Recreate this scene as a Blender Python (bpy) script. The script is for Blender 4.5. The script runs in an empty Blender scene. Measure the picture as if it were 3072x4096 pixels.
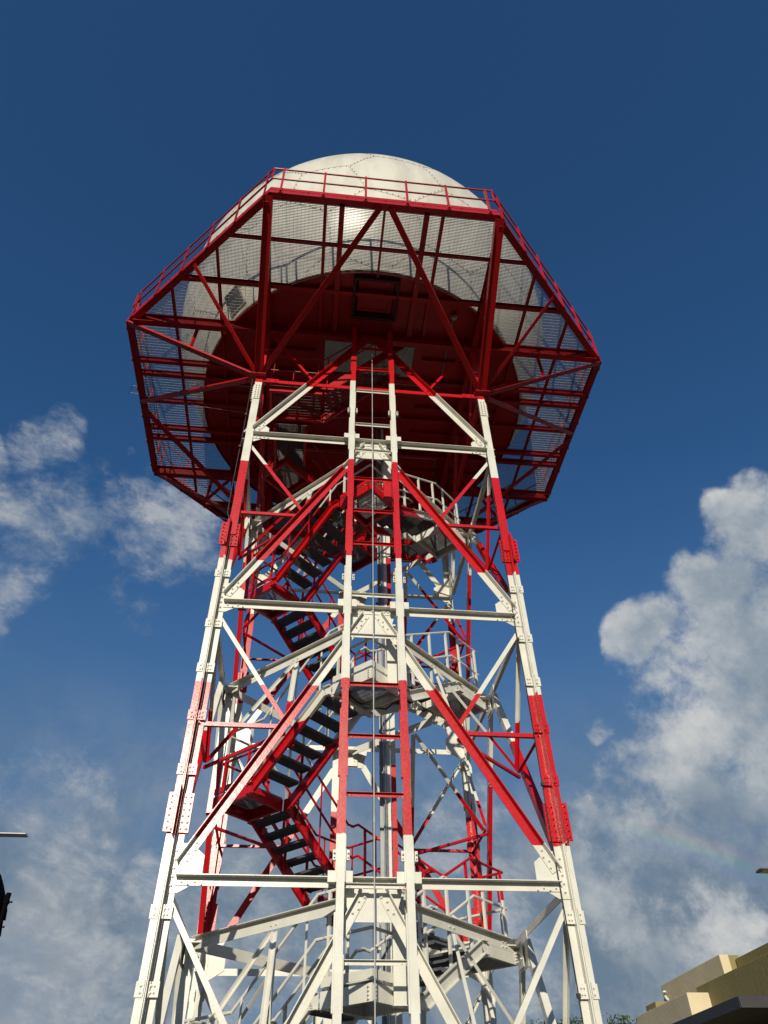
import bpy, bmesh, math, random
from mathutils import Vector, Matrix
random.seed(7)
SUN_E = 4.0; EXPO = 0.0
SKY_S = 0.10; SKY_AIR = 1.0; SKY_DUST = 0.15
SKY_TINT = (0.36, 0.71, 1.0)
CLOUD_K = 1.0 / SKY_S
S = bpy.context.scene
COL = S.collection
V = Vector
R = math.radians

# ------------------------------------------------------------------ camera
cam_d = bpy.data.cameras.new("camera")
cam = bpy.data.objects.new("camera", cam_d); COL.objects.link(cam)
cam_d.sensor_fit = 'VERTICAL'; cam_d.sensor_height = 36.0
cam_d.lens = 36.0 * 2840 / 4096
cam_d.clip_start = 0.05; cam_d.clip_end = 5000
rt = V((0.99422502, -0.10637246, -0.01419507)); up = V((-0.06313672, -0.68675106, 0.72414553)); fw = V((0.08677762, 0.71906737, 0.68950109))
M = Matrix((rt, up, -fw)).transposed().to_4x4(); M.translation = V((-0.9179, -12.0302, 1.6))
cam.matrix_world = M
S.camera = cam
S.render.resolution_x = 768; S.render.resolution_y = 1024

# ------------------------------------------------------------------ light
SUN = V((-0.165, -0.920, 0.355)).normalized()
EL = math.asin(SUN.z)
AZ = math.atan2(SUN.x, SUN.y)          # clockwise from +y
sd = bpy.data.lights.new("sun", 'SUN'); sd.energy = SUN_E; sd.angle = R(0.5); sd.color = (1.0, 0.92, 0.76)
so = bpy.data.objects.new("sun", sd); COL.objects.link(so)
so.rotation_euler = (-SUN).to_track_quat('-Z', 'Y').to_euler()
S.view_settings.view_transform = 'Standard'; S.view_settings.look = 'None'
S.view_settings.gamma = 1; S.view_settings.exposure = EXPO
S.cycles.max_bounces = 6; S.cycles.diffuse_bounces = 3; S.cycles.glossy_bounces = 3
S.cycles.transparent_max_bounces = 8

# ------------------------------------------------------------------ sky
W = bpy.data.worlds.new("World"); S.world = W; W.use_nodes = True
nt = W.node_tree; nt.nodes.clear()
def N(t, **k):
    n = nt.nodes.new(t)
    for a, b in k.items(): setattr(n, a, b)
    return n
def lk(a, b): nt.links.new(a, b)
def mth(op, a, b=None, c=None, clamp=False):
    n = N('ShaderNodeMath', operation=op, use_clamp=clamp)
    for i, x in enumerate((a, b, c)):
        if x is None: continue
        if isinstance(x, (int, float)): n.inputs[i].default_value = x
        else: lk(x, n.inputs[i])
    return n.outputs[0]
sky = N('ShaderNodeTexSky', sky_type='NISHITA')
sky.sun_disc = False; sky.sun_elevation = EL; sky.sun_rotation = AZ
sky.altitude = 0; sky.air_density = SKY_AIR; sky.dust_density = SKY_DUST; sky.ozone_density = 2.2
tc = N('ShaderNodeTexCoord')
D = tc.outputs['Generated']
def vm(op, a, b=None, s=None):
    n = N('ShaderNodeVectorMath', operation=op)
    if isinstance(a, tuple): n.inputs[0].default_value = a
    else: lk(a, n.inputs[0])
    if b is not None:
        if isinstance(b, tuple): n.inputs[1].default_value = b
        else: lk(b, n.inputs[1])
    if s is not None: n.inputs['Scale'].default_value = s
    return n
def noise(vec, scale, detail, rough=0.55, dist=0.0, lac=2.1):
    n = N('ShaderNodeTexNoise'); n.inputs['Scale'].default_value = scale
    n.inputs['Detail'].default_value = detail; n.inputs['Roughness'].default_value = rough
    n.inputs['Distortion'].default_value = dist; n.inputs['Lacunarity'].default_value = lac
    lk(vec, n.inputs['Vector']); return n.outputs['Fac']
def warp(vec, scale, amt):
    n = N('ShaderNodeTexNoise'); n.inputs['Scale'].default_value = scale; n.inputs['Detail'].default_value = 3
    lk(vec, n.inputs['Vector'])
    s = vm('SUBTRACT', n.outputs['Color'], (0.5, 0.5, 0.5)).outputs[0]
    s = vm('SCALE', s, s=amt).outputs[0]
    return vm('ADD', vec, s).outputs[0]
def smooth(x, a, b):
    n = N('ShaderNodeMapRange', interpolation_type='SMOOTHSTEP')
    lk(x, n.inputs[0]); n.inputs[1].default_value = a; n.inputs[2].default_value = b
    return n.outputs[0]
def field(vec, blobs):
    acc = None
    for x, y, z, r, w in blobs:
        d = vm('DISTANCE', vec, (x, y, z)).outputs['Value']
        g = mth('DIVIDE', d, r * 1.15)
        g = mth('MULTIPLY', g, g)
        g = mth('MULTIPLY', mth('EXPONENT', mth('MULTIPLY', g, -1.0)), w)
        acc = g if acc is None else mth('SMOOTH_MAX', acc, g, 0.25)
    return acc
CUM=[(0.543,0.603,0.584,0.072,1),(0.518,0.631,0.577,0.047,0.9),(0.527,0.682,0.507,0.081,1),(0.547,0.724,0.421,0.127,1),(0.499,0.735,0.459,0.050,0.9),(0.482,0.676,0.558,0.039,1),(0.512,0.661,0.548,0.051,1),(0.424,0.741,0.522,0.046,1),(0.401,0.763,0.508,0.023,0.7),(0.455,0.757,0.470,0.048,1),(0.482,0.781,0.398,0.080,1),(0.438,0.819,0.372,0.062,1),(0.383,0.861,0.334,0.053,0.95),(0.420,0.855,0.303,0.091,0.9),(0.496,0.813,0.304,0.118,0.9),(0.337,0.893,0.299,0.046,0.9),(0.385,0.849,0.361,0.038,0.9),(0.350,0.871,0.346,0.022,0.7),(0.358,0.904,0.233,0.077,0.65),(0.470,0.854,0.222,0.037,1),(0.492,0.846,0.203,0.028,1),(0.418,0.888,0.189,0.026,0.9),(0.471,0.867,0.164,0.068,0.8),(0.518,0.825,0.227,0.056,0.55)]
WISP=[(-0.369,0.682,0.631,0.053,1),(-0.398,0.629,0.668,0.022,0.8),(-0.341,0.629,0.698,0.041,0.85),(-0.321,0.657,0.683,0.019,0.6),(-0.285,0.688,0.668,0.036,0.7),(-0.240,0.729,0.642,0.070,0.95),(-0.182,0.744,0.642,0.061,0.95),(-0.288,0.714,0.638,0.039,0.8),(-0.152,0.727,0.670,0.031,0.55),(-0.369,0.746,0.554,0.050,1),(-0.265,0.782,0.564,0.029,0.8),(-0.230,0.805,0.547,0.030,0.8),(-0.173,0.879,0.445,0.016,0.7),(-0.317,0.702,0.637,0.055,1),(-0.348,0.717,0.605,0.048,0.9),(-0.245,0.663,0.707,0.020,0.55),(-0.337,0.871,0.357,0.048,0.7),(-0.290,0.901,0.323,0.065,0.95),(-0.255,0.925,0.283,0.050,0.9),(-0.189,0.944,0.271,0.033,0.85),(-0.307,0.888,0.341,0.066,0.8),(-0.290,0.937,0.196,0.052,0.9),(-0.232,0.952,0.199,0.042,0.9),(-0.173,0.954,0.247,0.036,0.8),(-0.269,0.953,0.141,0.067,0.9),(-0.184,0.971,0.155,0.072,0.85),(-0.370,0.792,0.485,0.049,0.35),(0.173,0.930,0.323,0.054,0.8),(0.095,0.954,0.284,0.063,0.75),(-0.027,0.966,0.257,0.073,0.9),(0.022,0.981,0.195,0.071,0.8),(-0.076,0.983,0.170,0.081,0.9),(0.269,0.947,0.177,0.073,0.85),(0.220,0.911,0.349,0.048,0.8),(0.247,0.932,0.266,0.062,0.6),(-0.142,0.963,0.228,0.059,0.8),(0.331,0.845,0.420,0.020,0.4),(0.381,0.819,0.429,0.023,0.6)]

Dw = warp(warp(D, 5.0, 0.08), 16.0, 0.07)
n1 = noise(warp(D, 30.0, 0.012), 6.0, 14, 0.63)
n1b = noise(vm('ADD', D, (-0.013, 0.0, 0.019)).outputs[0], 6.0, 6, 0.60)
fc = field(Dw, CUM)
dens = mth('ADD', mth('MULTIPLY', fc, 1.45), mth('MULTIPLY', mth('SUBTRACT', n1, 0.53), 4.3))
dens = mth('MULTIPLY', dens, smooth(fc, 0.15, 0.52))
cumA = smooth(dens, 0.34, 1.30)
sh = mth('MULTIPLY', mth('SUBTRACT', n1, n1b), 3.4)
n2 = noise(warp(vm('ADD', D, (1.3, 4.0, 2.0)).outputs[0], 9.0, 0.05), 6.5, 10, 0.58)
edge = smooth(dens, 1.5, 0.75)
sepz = N('ShaderNodeSeparateXYZ'); lk(D, sepz.inputs[0])
low = smooth(sepz.outputs[2], 0.40, 0.27)
bright = mth('ADD', mth('ADD', mth('MULTIPLY', edge, 0.15), mth('MULTIPLY', sh, 0.55)), mth('ADD', mth('MULTIPLY', mth('SUBTRACT', n2, 0.5), 1.9), 0.56))
bright = mth('ADD', bright, mth('MULTIPLY', low, -0.30))
lowc = mth('MULTIPLY', smooth(vm('DISTANCE', Dw, (0.474, 0.852, 0.218)).outputs['Value'], 0.066, 0.030), 0.62)
bright = mth('ADD', bright, lowc, clamp=True)
ramp = N('ShaderNodeValToRGB'); lk(bright, ramp.inputs[0])
cr = ramp.color_ramp
cr.elements[0].position = 0.0; cr.elements[0].color = (0.150, 0.210, 0.290, 1)
cr.elements[1].position = 1.0; cr.elements[1].color = (0.58, 0.59, 0.59, 1)
e = cr.elements.new(0.5); e.color = (0.300, 0.355, 0.410, 1)
# wisps: noise drawn out along the drift of the cloud
SD = V((0.90, 0.35, -0.25)).normalized()
dp = vm('DOT_PRODUCT', D, tuple(SD)).outputs['Value']
sv = N('ShaderNodeVectorMath', operation='SCALE'); sv.inputs[0].default_value = tuple(SD * -0.45); lk(dp, sv.inputs['Scale'])
Dst = vm('ADD', D, sv.outputs[0]).outputs[0]
n4 = noise(warp(vm('ADD', Dst, (0.37, 0.11, 2.0)).outputs[0], 12.0, 0.04), 11.0, 14, 0.68)
n6 = noise(D, 34.0, 8, 0.65)
fwp = field(Dw, WISP)
dw = mth('ADD', mth('ADD', mth('MULTIPLY', fwp, 1.25), mth('MULTIPLY', mth('SUBTRACT', n4, 0.5), 3.4)), mth('MULTIPLY', mth('SUBTRACT', n6, 0.5), 1.7))
dw = mth('MULTIPLY', dw, smooth(fwp, 0.20, 0.50))
wA = mth('MULTIPLY', smooth(dw, 0.25, 1.8), 0.84)
# grey-blue haze and thin stratus towards the horizon
n5 = noise(warp(D, 3.0, 0.08), 3.6, 9, 0.56)
hz = mth('MULTIPLY', smooth(sepz.outputs[2], 0.72, 0.15), 0.85)
strat = mth('MULTIPLY', smooth(sepz.outputs[2], 0.52, 0.24), smooth(n5, 0.30, 0.54))
def col(c, k=1.0):
    n = N('ShaderNodeRGB'); n.outputs[0].default_value = (c[0]*k, c[1]*k, c[2]*k, 1); return n.outputs[0]
def mix(f, a, b):
    n = N('ShaderNodeMix', data_type='RGBA'); lk(f, n.inputs[0]); lk(a, n.inputs[6]); lk(b, n.inputs[7]); return n.outputs[2]
scale_c = N('ShaderNodeVectorMath', operation='SCALE'); lk(ramp.outputs[0], scale_c.inputs[0]); scale_c.inputs['Scale'].default_value = CLOUD_K
gb = N('ShaderNodeVectorMath', operation='MULTIPLY'); lk(sky.outputs[0], gb.inputs[0]); gb.inputs[1].default_value = SKY_TINT
c0 = mix(hz, gb.outputs[0], col((0.095, 0.165, 0.265), CLOUD_K))
n7 = smooth(n1, 0.42, 0.64)
c0 = mix(mth('MULTIPLY', strat, 0.88), c0, mix(n7, col((0.150, 0.210, 0.280), CLOUD_K), col((0.31, 0.34, 0.37), CLOUD_K)))
wcol = mix(smooth(n4, 0.42, 0.68), col((0.24, 0.30, 0.38), CLOUD_K), col((0.48, 0.50, 0.52), CLOUD_K))
c1 = mix(wA, c0, wcol)
c2 = mix(mth('MULTIPLY', cumA, 0.97), c1, scale_c.outputs[0])
# faint rainbow, 42 degrees round the point opposite the sun
dt = vm('DOT_PRODUCT', D, tuple(-SUN)).outputs['Value']
ang = mth('MULTIPLY', mth('ARCCOSINE', dt), 57.2958)
rb = N('ShaderNodeValToRGB'); lk(mth('DIVIDE', mth('SUBTRACT', ang, 40.6), 2.2), rb.inputs[0])
rr = rb.color_ramp; rr.elements[0].color = (0, 0, 0, 1); rr.elements[1].color = (0, 0, 0, 1)
for p, c in ((0.2, (.05, .03, .09, 1)), (0.4, (.03, .08, .07, 1)), (0.55, (.06, .09, .02, 1)), (0.75, (.11, .06, .02, 1)), (0.88, (.07, .02, .02, 1))):
    e = rr.elements.new(p); e.color = c
bow_m = smooth(vm('DISTANCE', D, (0.475, 0.835, 0.285)).outputs['Value'], 0.14, 0.03)
bs = N('ShaderNodeVectorMath', operation='SCALE'); lk(rb.outputs[0], bs.inputs[0]); lk(mth('MULTIPLY', bow_m, CLOUD_K * 0.5), bs.inputs['Scale'])
c3 = vm('ADD', c2, bs.outputs[0]).outputs[0]
bg = N('ShaderNodeBackground'); lk(c3, bg.inputs[0]); bg.inputs[1].default_value = SKY_S
ow = N('ShaderNodeOutputWorld'); lk(bg.outputs[0], ow.inputs[0])

# ------------------------------------------------------------------ materials
RED = (0.56, 0.007, 0.012); WHITE = (0.75, 0.73, 0.64)
BANDS = [4.86, 7.07, 9.42, 11.86, 14.40]
def new_mat(name):
    m = bpy.data.materials.new(name); m.use_nodes = True
    t = m.node_tree; b = t.nodes['Principled BSDF']; return m, t, b
def nn(t, ty, **k):
    n = t.nodes.new(ty)
    for a, b in k.items(): setattr(n, a, b)
    return n
def paint(name, mode, rough=0.26, bumpd=0.0018, dirt=0.16):
    m, t, b = new_mat(name); L = t.links
    g = nn(t, 'ShaderNodeNewGeometry'); sx = nn(t, 'ShaderNodeSeparateXYZ'); L.new(g.outputs['Position'], sx.inputs[0])
    if mode == 'band':
        nz = nn(t, 'ShaderNodeTexNoise'); nz.inputs['Scale'].default_value = 22; nz.inputs['Detail'].default_value = 5; L.new(g.outputs['Position'], nz.inputs['Vector'])
        ad = nn(t, 'ShaderNodeMath', operation='MULTIPLY_ADD'); L.new(nz.outputs['Fac'], ad.inputs[0]); ad.inputs[1].default_value = 0.045; L.new(sx.outputs[2], ad.inputs[2])
        acc = None
        for i, z in enumerate(BANDS):
            gt = nn(t, 'ShaderNodeMath', operation='GREATER_THAN'); L.new(ad.outputs[0], gt.inputs[0]); gt.inputs[1].default_value = z
            if acc is None: acc = gt.outputs[0]
            else:
                o = nn(t, 'ShaderNodeMath', operation='ADD' if i % 2 == 0 else 'SUBTRACT'); L.new(acc, o.inputs[0]); L.new(gt.outputs[0], o.inputs[1]); acc = o.outputs[0]
        mx = nn(t, 'ShaderNodeMix', data_type='RGBA'); L.new(acc, mx.inputs[0]); mx.inputs[6].default_value = (*WHITE, 1); mx.inputs[7].default_value = (*RED, 1)
        base = mx.outputs[2]
    else:
        rg = nn(t, 'ShaderNodeRGB'); rg.outputs[0].default_value = (*(RED if mode == 'red' else WHITE if mode == 'white' else mode), 1); base = rg.outputs[0]
    n1 = nn(t, 'ShaderNodeTexNoise'); n1.inputs['Scale'].default_value = 3.1; n1.inputs['Detail'].default_value = 6; L.new(g.outputs['Position'], n1.inputs['Vector'])
    mp = nn(t, 'ShaderNodeMapRange'); L.new(n1.outputs['Fac'], mp.inputs[0]); mp.inputs[1].default_value = 0.3; mp.inputs[2].default_value = 0.7; mp.inputs[3].default_value = 1 - dirt; mp.inputs[4].default_value = 1.0
    ml = nn(t, 'ShaderNodeVectorMath', operation='SCALE'); L.new(base, ml.inputs[0]); L.new(mp.outputs[0], ml.inputs['Scale'])
    L.new(ml.outputs[0], b.inputs['Base Color'])
    n2 = nn(t, 'ShaderNodeTexNoise'); n2.inputs['Scale'].default_value = 26; n2.inputs['Detail'].default_value = 4; L.new(g.outputs['Position'], n2.inputs['Vector'])
    r = nn(t, 'ShaderNodeMapRange'); L.new(n2.outputs['Fac'], r.inputs[0]); r.inputs[3].default_value = rough - 0.08; r.inputs[4].default_value = rough + 0.12; L.new(r.outputs[0], b.inputs['Roughness'])
    n3 = nn(t, 'ShaderNodeTexNoise'); n3.inputs['Scale'].default_value = 55; n3.inputs['Detail'].default_value = 3; L.new(g.outputs['Position'], n3.inputs['Vector'])
    bp = nn(t, 'ShaderNodeBump'); bp.inputs['Strength'].default_value = 0.55; bp.inputs['Distance'].default_value = bumpd; L.new(n3.outputs['Fac'], bp.inputs['Height']); L.new(bp.outputs[0], b.inputs['Normal'])
    b.inputs['Specular IOR Level'].default_value = 0.40
    return m
def plain(name, c, rough=0.5, metal=0.0, var=0.15, scale=6.0, bump=0.0, bscale=40, aniso=None):
    m, t, b = new_mat(name); L = t.links
    tcn = nn(t, 'ShaderNodeTexCoord'); mpn = nn(t, 'ShaderNodeMapping'); L.new(tcn.outputs['Object'], mpn.inputs[0])
    if aniso: mpn.inputs['Scale'].default_value = aniso
    n1 = nn(t, 'ShaderNodeTexNoise'); n1.inputs['Scale'].default_value = scale; n1.inputs['Detail'].default_value = 6; L.new(mpn.outputs[0], n1.inputs['Vector'])
    mp = nn(t, 'ShaderNodeMapRange'); L.new(n1.outputs['Fac'], mp.inputs[0]); mp.inputs[1].default_value = 0.3; mp.inputs[2].default_value = 0.7; mp.inputs[3].default_value = 1 - var; mp.inputs[4].default_value = 1 + var * 0.3
    rg = nn(t, 'ShaderNodeRGB'); rg.outputs[0].default_value = (*c, 1)
    ml = nn(t, 'ShaderNodeVectorMath', operation='SCALE'); L.new(rg.outputs[0], ml.inputs[0]); L.new(mp.outputs[0], ml.inputs['Scale']); L.new(ml.outputs[0], b.inputs['Base Color'])
    b.inputs['Roughness'].default_value = rough; b.inputs['Metallic'].default_value = metal
    if bump:
        n3 = nn(t, 'ShaderNodeTexNoise'); n3.inputs['Scale'].default_value = bscale; n3.inputs['Detail'].default_value = 5; L.new(mpn.outputs[0], n3.inputs['Vector'])
        bp = nn(t, 'ShaderNodeBump'); bp.inputs['Strength'].default_value = 1.0; bp.inputs['Distance'].default_value = bump; L.new(n3.outputs['Fac'], bp.inputs['Height']); L.new(bp.outputs[0], b.inputs['Normal'])
    return m
MB_ = paint('banded_paint', 'band')
MR = paint('red_paint', (0.43, 0.005, 0.008), 0.38, 0.002)
MG = plain('galvanised_steel', (0.38, 0.39, 0.40), 0.38, 0.85, 0.25, 9, 0.001, 30)
MGR = plain('grating_steel', (0.30, 0.305, 0.31), 0.42, 0.55, 0.3, 9)
MROD = plain('grating_rod_steel', (0.75, 0.74, 0.70), 0.4, 0.1, 0.2, 9)
MTR = plain('tread_steel', (0.16, 0.162, 0.165), 0.5, 0.4, 0.3, 9)
MK = plain('black_rubber', (0.015, 0.015, 0.017), 0.5, 0, 0.2)

# ------------------------------------------------------------------ mesh helpers
class MB:
    def __init__(s): s.v = []; s.f = []; s.c = []; s.cur = 0
    def sweep(s, a, b, X, Y, poly):
        a = V(a); b = V(b); X = V(X); Y = V(Y); n = len(poly); k = len(s.v)
        for p in (a, b):
            for x, y in poly: s.v.append(p + X * x + Y * y)
        s.f.append(tuple(k + i for i in range(n))); s.f.append(tuple(k + n + i for i in reversed(range(n))))
        for i in range(n):
            j = (i + 1) % n; s.f.append((k + i, k + j, k + n + j, k + n + i))
    def box(s, lo, hi):
        x0, y0, z0 = lo; x1, y1, z1 = hi
        s.sweep((0, 0, z0), (0, 0, z1), (1, 0, 0), (0, 1, 0), [(x0, y0), (x1, y0), (x1, y1), (x0, y1)])
    def obox(s, c, X, Y, Z, hx, hy, hz):
        X = V(X).normalized(); Y = V(Y).normalized(); Z = V(Z).normalized(); c = V(c)
        s.sweep(c - Z * hz, c + Z * hz, X, Y, [(-hx, -hy), (hx, -hy), (hx, hy), (-hx, hy)])
    def frame(s, a, b, hint):
        d = (V(b) - V(a)).normalized(); X = V(hint) - d * V(hint).dot(d)
        X.normalize(); return d, X, d.cross(X)
    def bar(s, a, b, w, h, hint=(0, 0, 1)):   # h along hint, w across
        d, X, Y = s.frame(a, b, hint)
        s.sweep(a, b, X, Y, [(-h/2, -w/2), (h/2, -w/2), (h/2, w/2), (-h/2, w/2)])
    def tube(s, pts, r, n=8, caps=True):
        for i in range(len(pts) - 1):
            a, b = V(pts[i]), V(pts[i + 1]); d = (b - a)
            if d.length < 1e-5: continue
            d.normalize(); h = V((0, 0, 1)) if abs(d.z) < 0.9 else V((1, 0, 0))
            X = (h - d * h.dot(d)).normalized(); Y = d.cross(X)
            e = r * 0.35 if len(pts) > 2 else 0
            s.sweep(a - d * (e if i else 0), b + d * (e if i < len(pts) - 2 else 0), X, Y, [(r * math.cos(2*math.pi*k/n), r * math.sin(2*math.pi*k/n)) for k in range(n)])
    def angle(s, a, b, X, Y, w1, w2=None, t=0.011):  # L: flange 1 along X, flange 2 along Y
        w2 = w2 or w1
        s.sweep(a, b, X, Y, [(0, 0), (w1, 0), (w1, t), (t, t), (t, w2), (0, w2)])
    def channel(s, a, b, X, Y, h, w, t=0.009):   # web along X centred, flanges along Y
        s.sweep(a, b, X, Y, [(-h/2, 0), (h/2, 0), (h/2, w), (h/2 - t*1.3, w), (h/2 - t*1.3, t), (-h/2 + t*1.3, t), (-h/2 + t*1.3, w), (-h/2, w)])
    def ibeam(s, a, b, h, w, t=0.012, hint=(0, 0, 1)):
        d, X, Y = s.frame(a, b, hint)
        s.sweep(a, b, X, Y, [(-h/2, -w/2), (-h/2 + t, -w/2), (-h/2 + t, -t/2), (h/2 - t, -t/2), (h/2 - t, -w/2), (h/2, -w/2), (h/2, w/2), (h/2 - t, w/2), (h/2 - t, t/2), (-h/2 + t, t/2), (-h/2 + t, w/2), (-h/2, w/2)])
    def bolt(s, c, n, r=0.019, h=0.016):
        c = V(c); n = V(n).normalized(); hh = V((0, 0, 1)) if abs(n.z) < 0.9 else V((1, 0, 0))
        X = (hh - n * hh.dot(n)).normalized(); Y = n.cross(X)
        for rr, z0, z1, k in ((r, 0, h, 6), (r * 0.5, h, h * 1.9, 6)):
            s.sweep(c + n * z0, c + n * z1, X, Y, [(rr * math.cos(2*math.pi*i/k), rr * math.sin(2*math.pi*i/k)) for i in range(k)])
    def build(s, name, mat, parent=None, smooth=False):
        me = bpy.data.meshes.new(name); me.from_pydata([tuple(p) for p in s.v], [], s.f); me.update()
        bm = bmesh.new(); bm.from_mesh(me); bmesh.ops.recalc_face_normals(bm, faces=bm.faces)
        if smooth:
            for f in bm.faces: f.smooth = True
        bm.to_mesh(me); bm.free(); me.materials.append(mat)
        if s.cur:
            me.materials.append(s.mat2)
            for i, pl_ in enumerate(me.polygons): pl_.material_index = 1 if i >= s.mark else 0
        o = bpy.data.objects.new(name, me); COL.objects.link(o)
        if parent is not None: o.parent = parent
        return o
def empty(name, loc=(0, 0, 0), parent=None):
    o = bpy.data.objects.new(name, None); COL.objects.link(o); o.location = loc; o.empty_display_size = 0.2
    if parent is not None: o.parent = parent
    return o
def tag(o, label=None, cat=None, group=None, kind=None):
    if label: o['label'] = label
    if cat: o['category'] = cat
    if group: o['group'] = group
    if kind: o['kind'] = kind
    return o
# ================================================================== THE TOWER
TW = empty('radar_tower'); tag(TW, 'tall red and white lattice steel radar tower with octagonal platform and stairs', 'tower')
HW = 2.5
LV = [0.2, 4.33, 8.44, 12.60]; L4 = 14.52
Z = V((0, 0, 1))
FACES = []
for k in range(4):
    c, s_ = [(1, 0), (0, 1), (-1, 0), (0, -1)][k]
    T = V((c, s_, 0)); O = V((s_, -c, 0))         # T along the face (left to right seen from outside), O outward
    FACES.append((T, O))
def P(k, x, z, o=0.0):
    T, O = FACES[k]; return T * x + O * (HW + o) + Z * z

# legs: two angles set corner to corner below, a single angle above
BAT = [0.8, 1.6, 2.42, 3.22, 3.99, 5.71, 6.50, 7.27, 8.07, 9.07]
for sx in (-1, 1):
    for sy in (-1, 1):
        c = V((HW * sx, HW * sy, 0)); g = 0.007
        X = V((sx, 0, 0)); Y = V((0, sy, 0))
        m = MB()
        m.angle(c + Z*0.05 - X*g - Y*g, c + Z*9.93 - X*g - Y*g, -X, -Y, 0.105, t=0.013)
        m.angle(c + Z*0.05 + X*g + Y*g, c + Z*9.93 + X*g + Y*g, X, Y, 0.105, t=0.013)
        m.angle(c + Z*9.93 + X*0.045 + Y*0.045, c + Z*16.38 + X*0.045 + Y*0.045, -X, -Y, 0.15, t=0.013)
        m.box((c.x - .0065, c.y - .09, 0.06), (c.x + .0065, c.y + .09, 9.92))
        leg = m.build('leg', MB_, TW)
        b = MB(); b.box((c.x - .3, c.y - .3, 0.0), (c.x + .3, c.y + .3, 0.04))
        for dx in (-.22, .22):
            for dy in (-.22, .22): b.bolt((c.x + dx, c.y + dy, .04), Z, .03, .03)
        b.build('base_plate', MB_, leg)
        for z in BAT:
            b = MB()
            for (A, B) in ((X, Y), (Y, X)):
                b.obox(c + B*0.0275 + Z*z, A, B, Z, 0.128, 0.006, 0.075)
                for dx in (-.075, -.045+.09, .075):
                    for dz in (-.032, .032): b.bolt(c + A*(dx if dx != .045 else -.04) + B*0.034 + Z*(z + dz), B, .014, .012)
            b.build('batten_plate', MB_, leg)
        for z0, z1, wd in ((4.89, 5.39, .155), (9.68, 10.19, .15), (13.79, 14.28, .085)):
            b = MB()
            for (A, B) in ((X, Y), (Y, X)):
                if wd > .1:
                    b.obox(c + A*0.085 + B*0.045 + Z*((z0+z1)/2), A, B, Z, .078, .008, (z1-z0)/2)
                    b.obox(c - A*0.08 + B*0.0 + Z*((z0+z1)/2), A, B, Z, .073, .021, (z1-z0)/2)
                    xs = (-.12, -.05, .05, .12)
                else:
                    b.obox(c - A*0.03 + B*0.054 + Z*((z0+z1)/2), A, B, Z, .068, .009, (z1-z0)/2); xs = (-.06, .0)
                n = 6
                for x in xs:
                    for i in range(n):
                        zz = z0 + .05 + (z1 - z0 - .1) * i / (n - 1)
                        off = (.053 if x > 0 else .021) if wd > .1 else .063
                        b.bolt(c + A*x + B*off + Z*zz, B, .016, .015)
            if wd > .1:   # the ridge plate between the two angles
                b.obox(c + X*0.02 + Y*0.10 + Z*((z0+z1)/2), X, Y, Z, .008, .085, (z1-z0)/2 + .06)
            b.build('splice_plate', MB_, leg)
        # gussets at each level on both faces
        for z in LV[1:]:
            b = MB()
            for (A, B) in ((X, Y), (Y, X)):
                pts = [(0, -.13), (.14, -.13), (.40, .02), (.40, .30), (.22, .44), (-.05 if z < 10 else 0.0, .44), (-.05 if z < 10 else 0.0, -.13)]
                o = .0
                b.sweep(c + B*(-.0055), c + B*(.0055), -A, Z, [(p[0], p[1] + z) for p in pts])
                for i in range(5): b.bolt(c - A*.05 + B*.0265 + Z*(z - .07 + i*.105), B, .017, .015) if False else b.bolt(c - A*.055 + B*.006 + Z*(z - .05 + i*.10), B, .018, .016)
            b.build('gusset_plate', MB_, leg)

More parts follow.
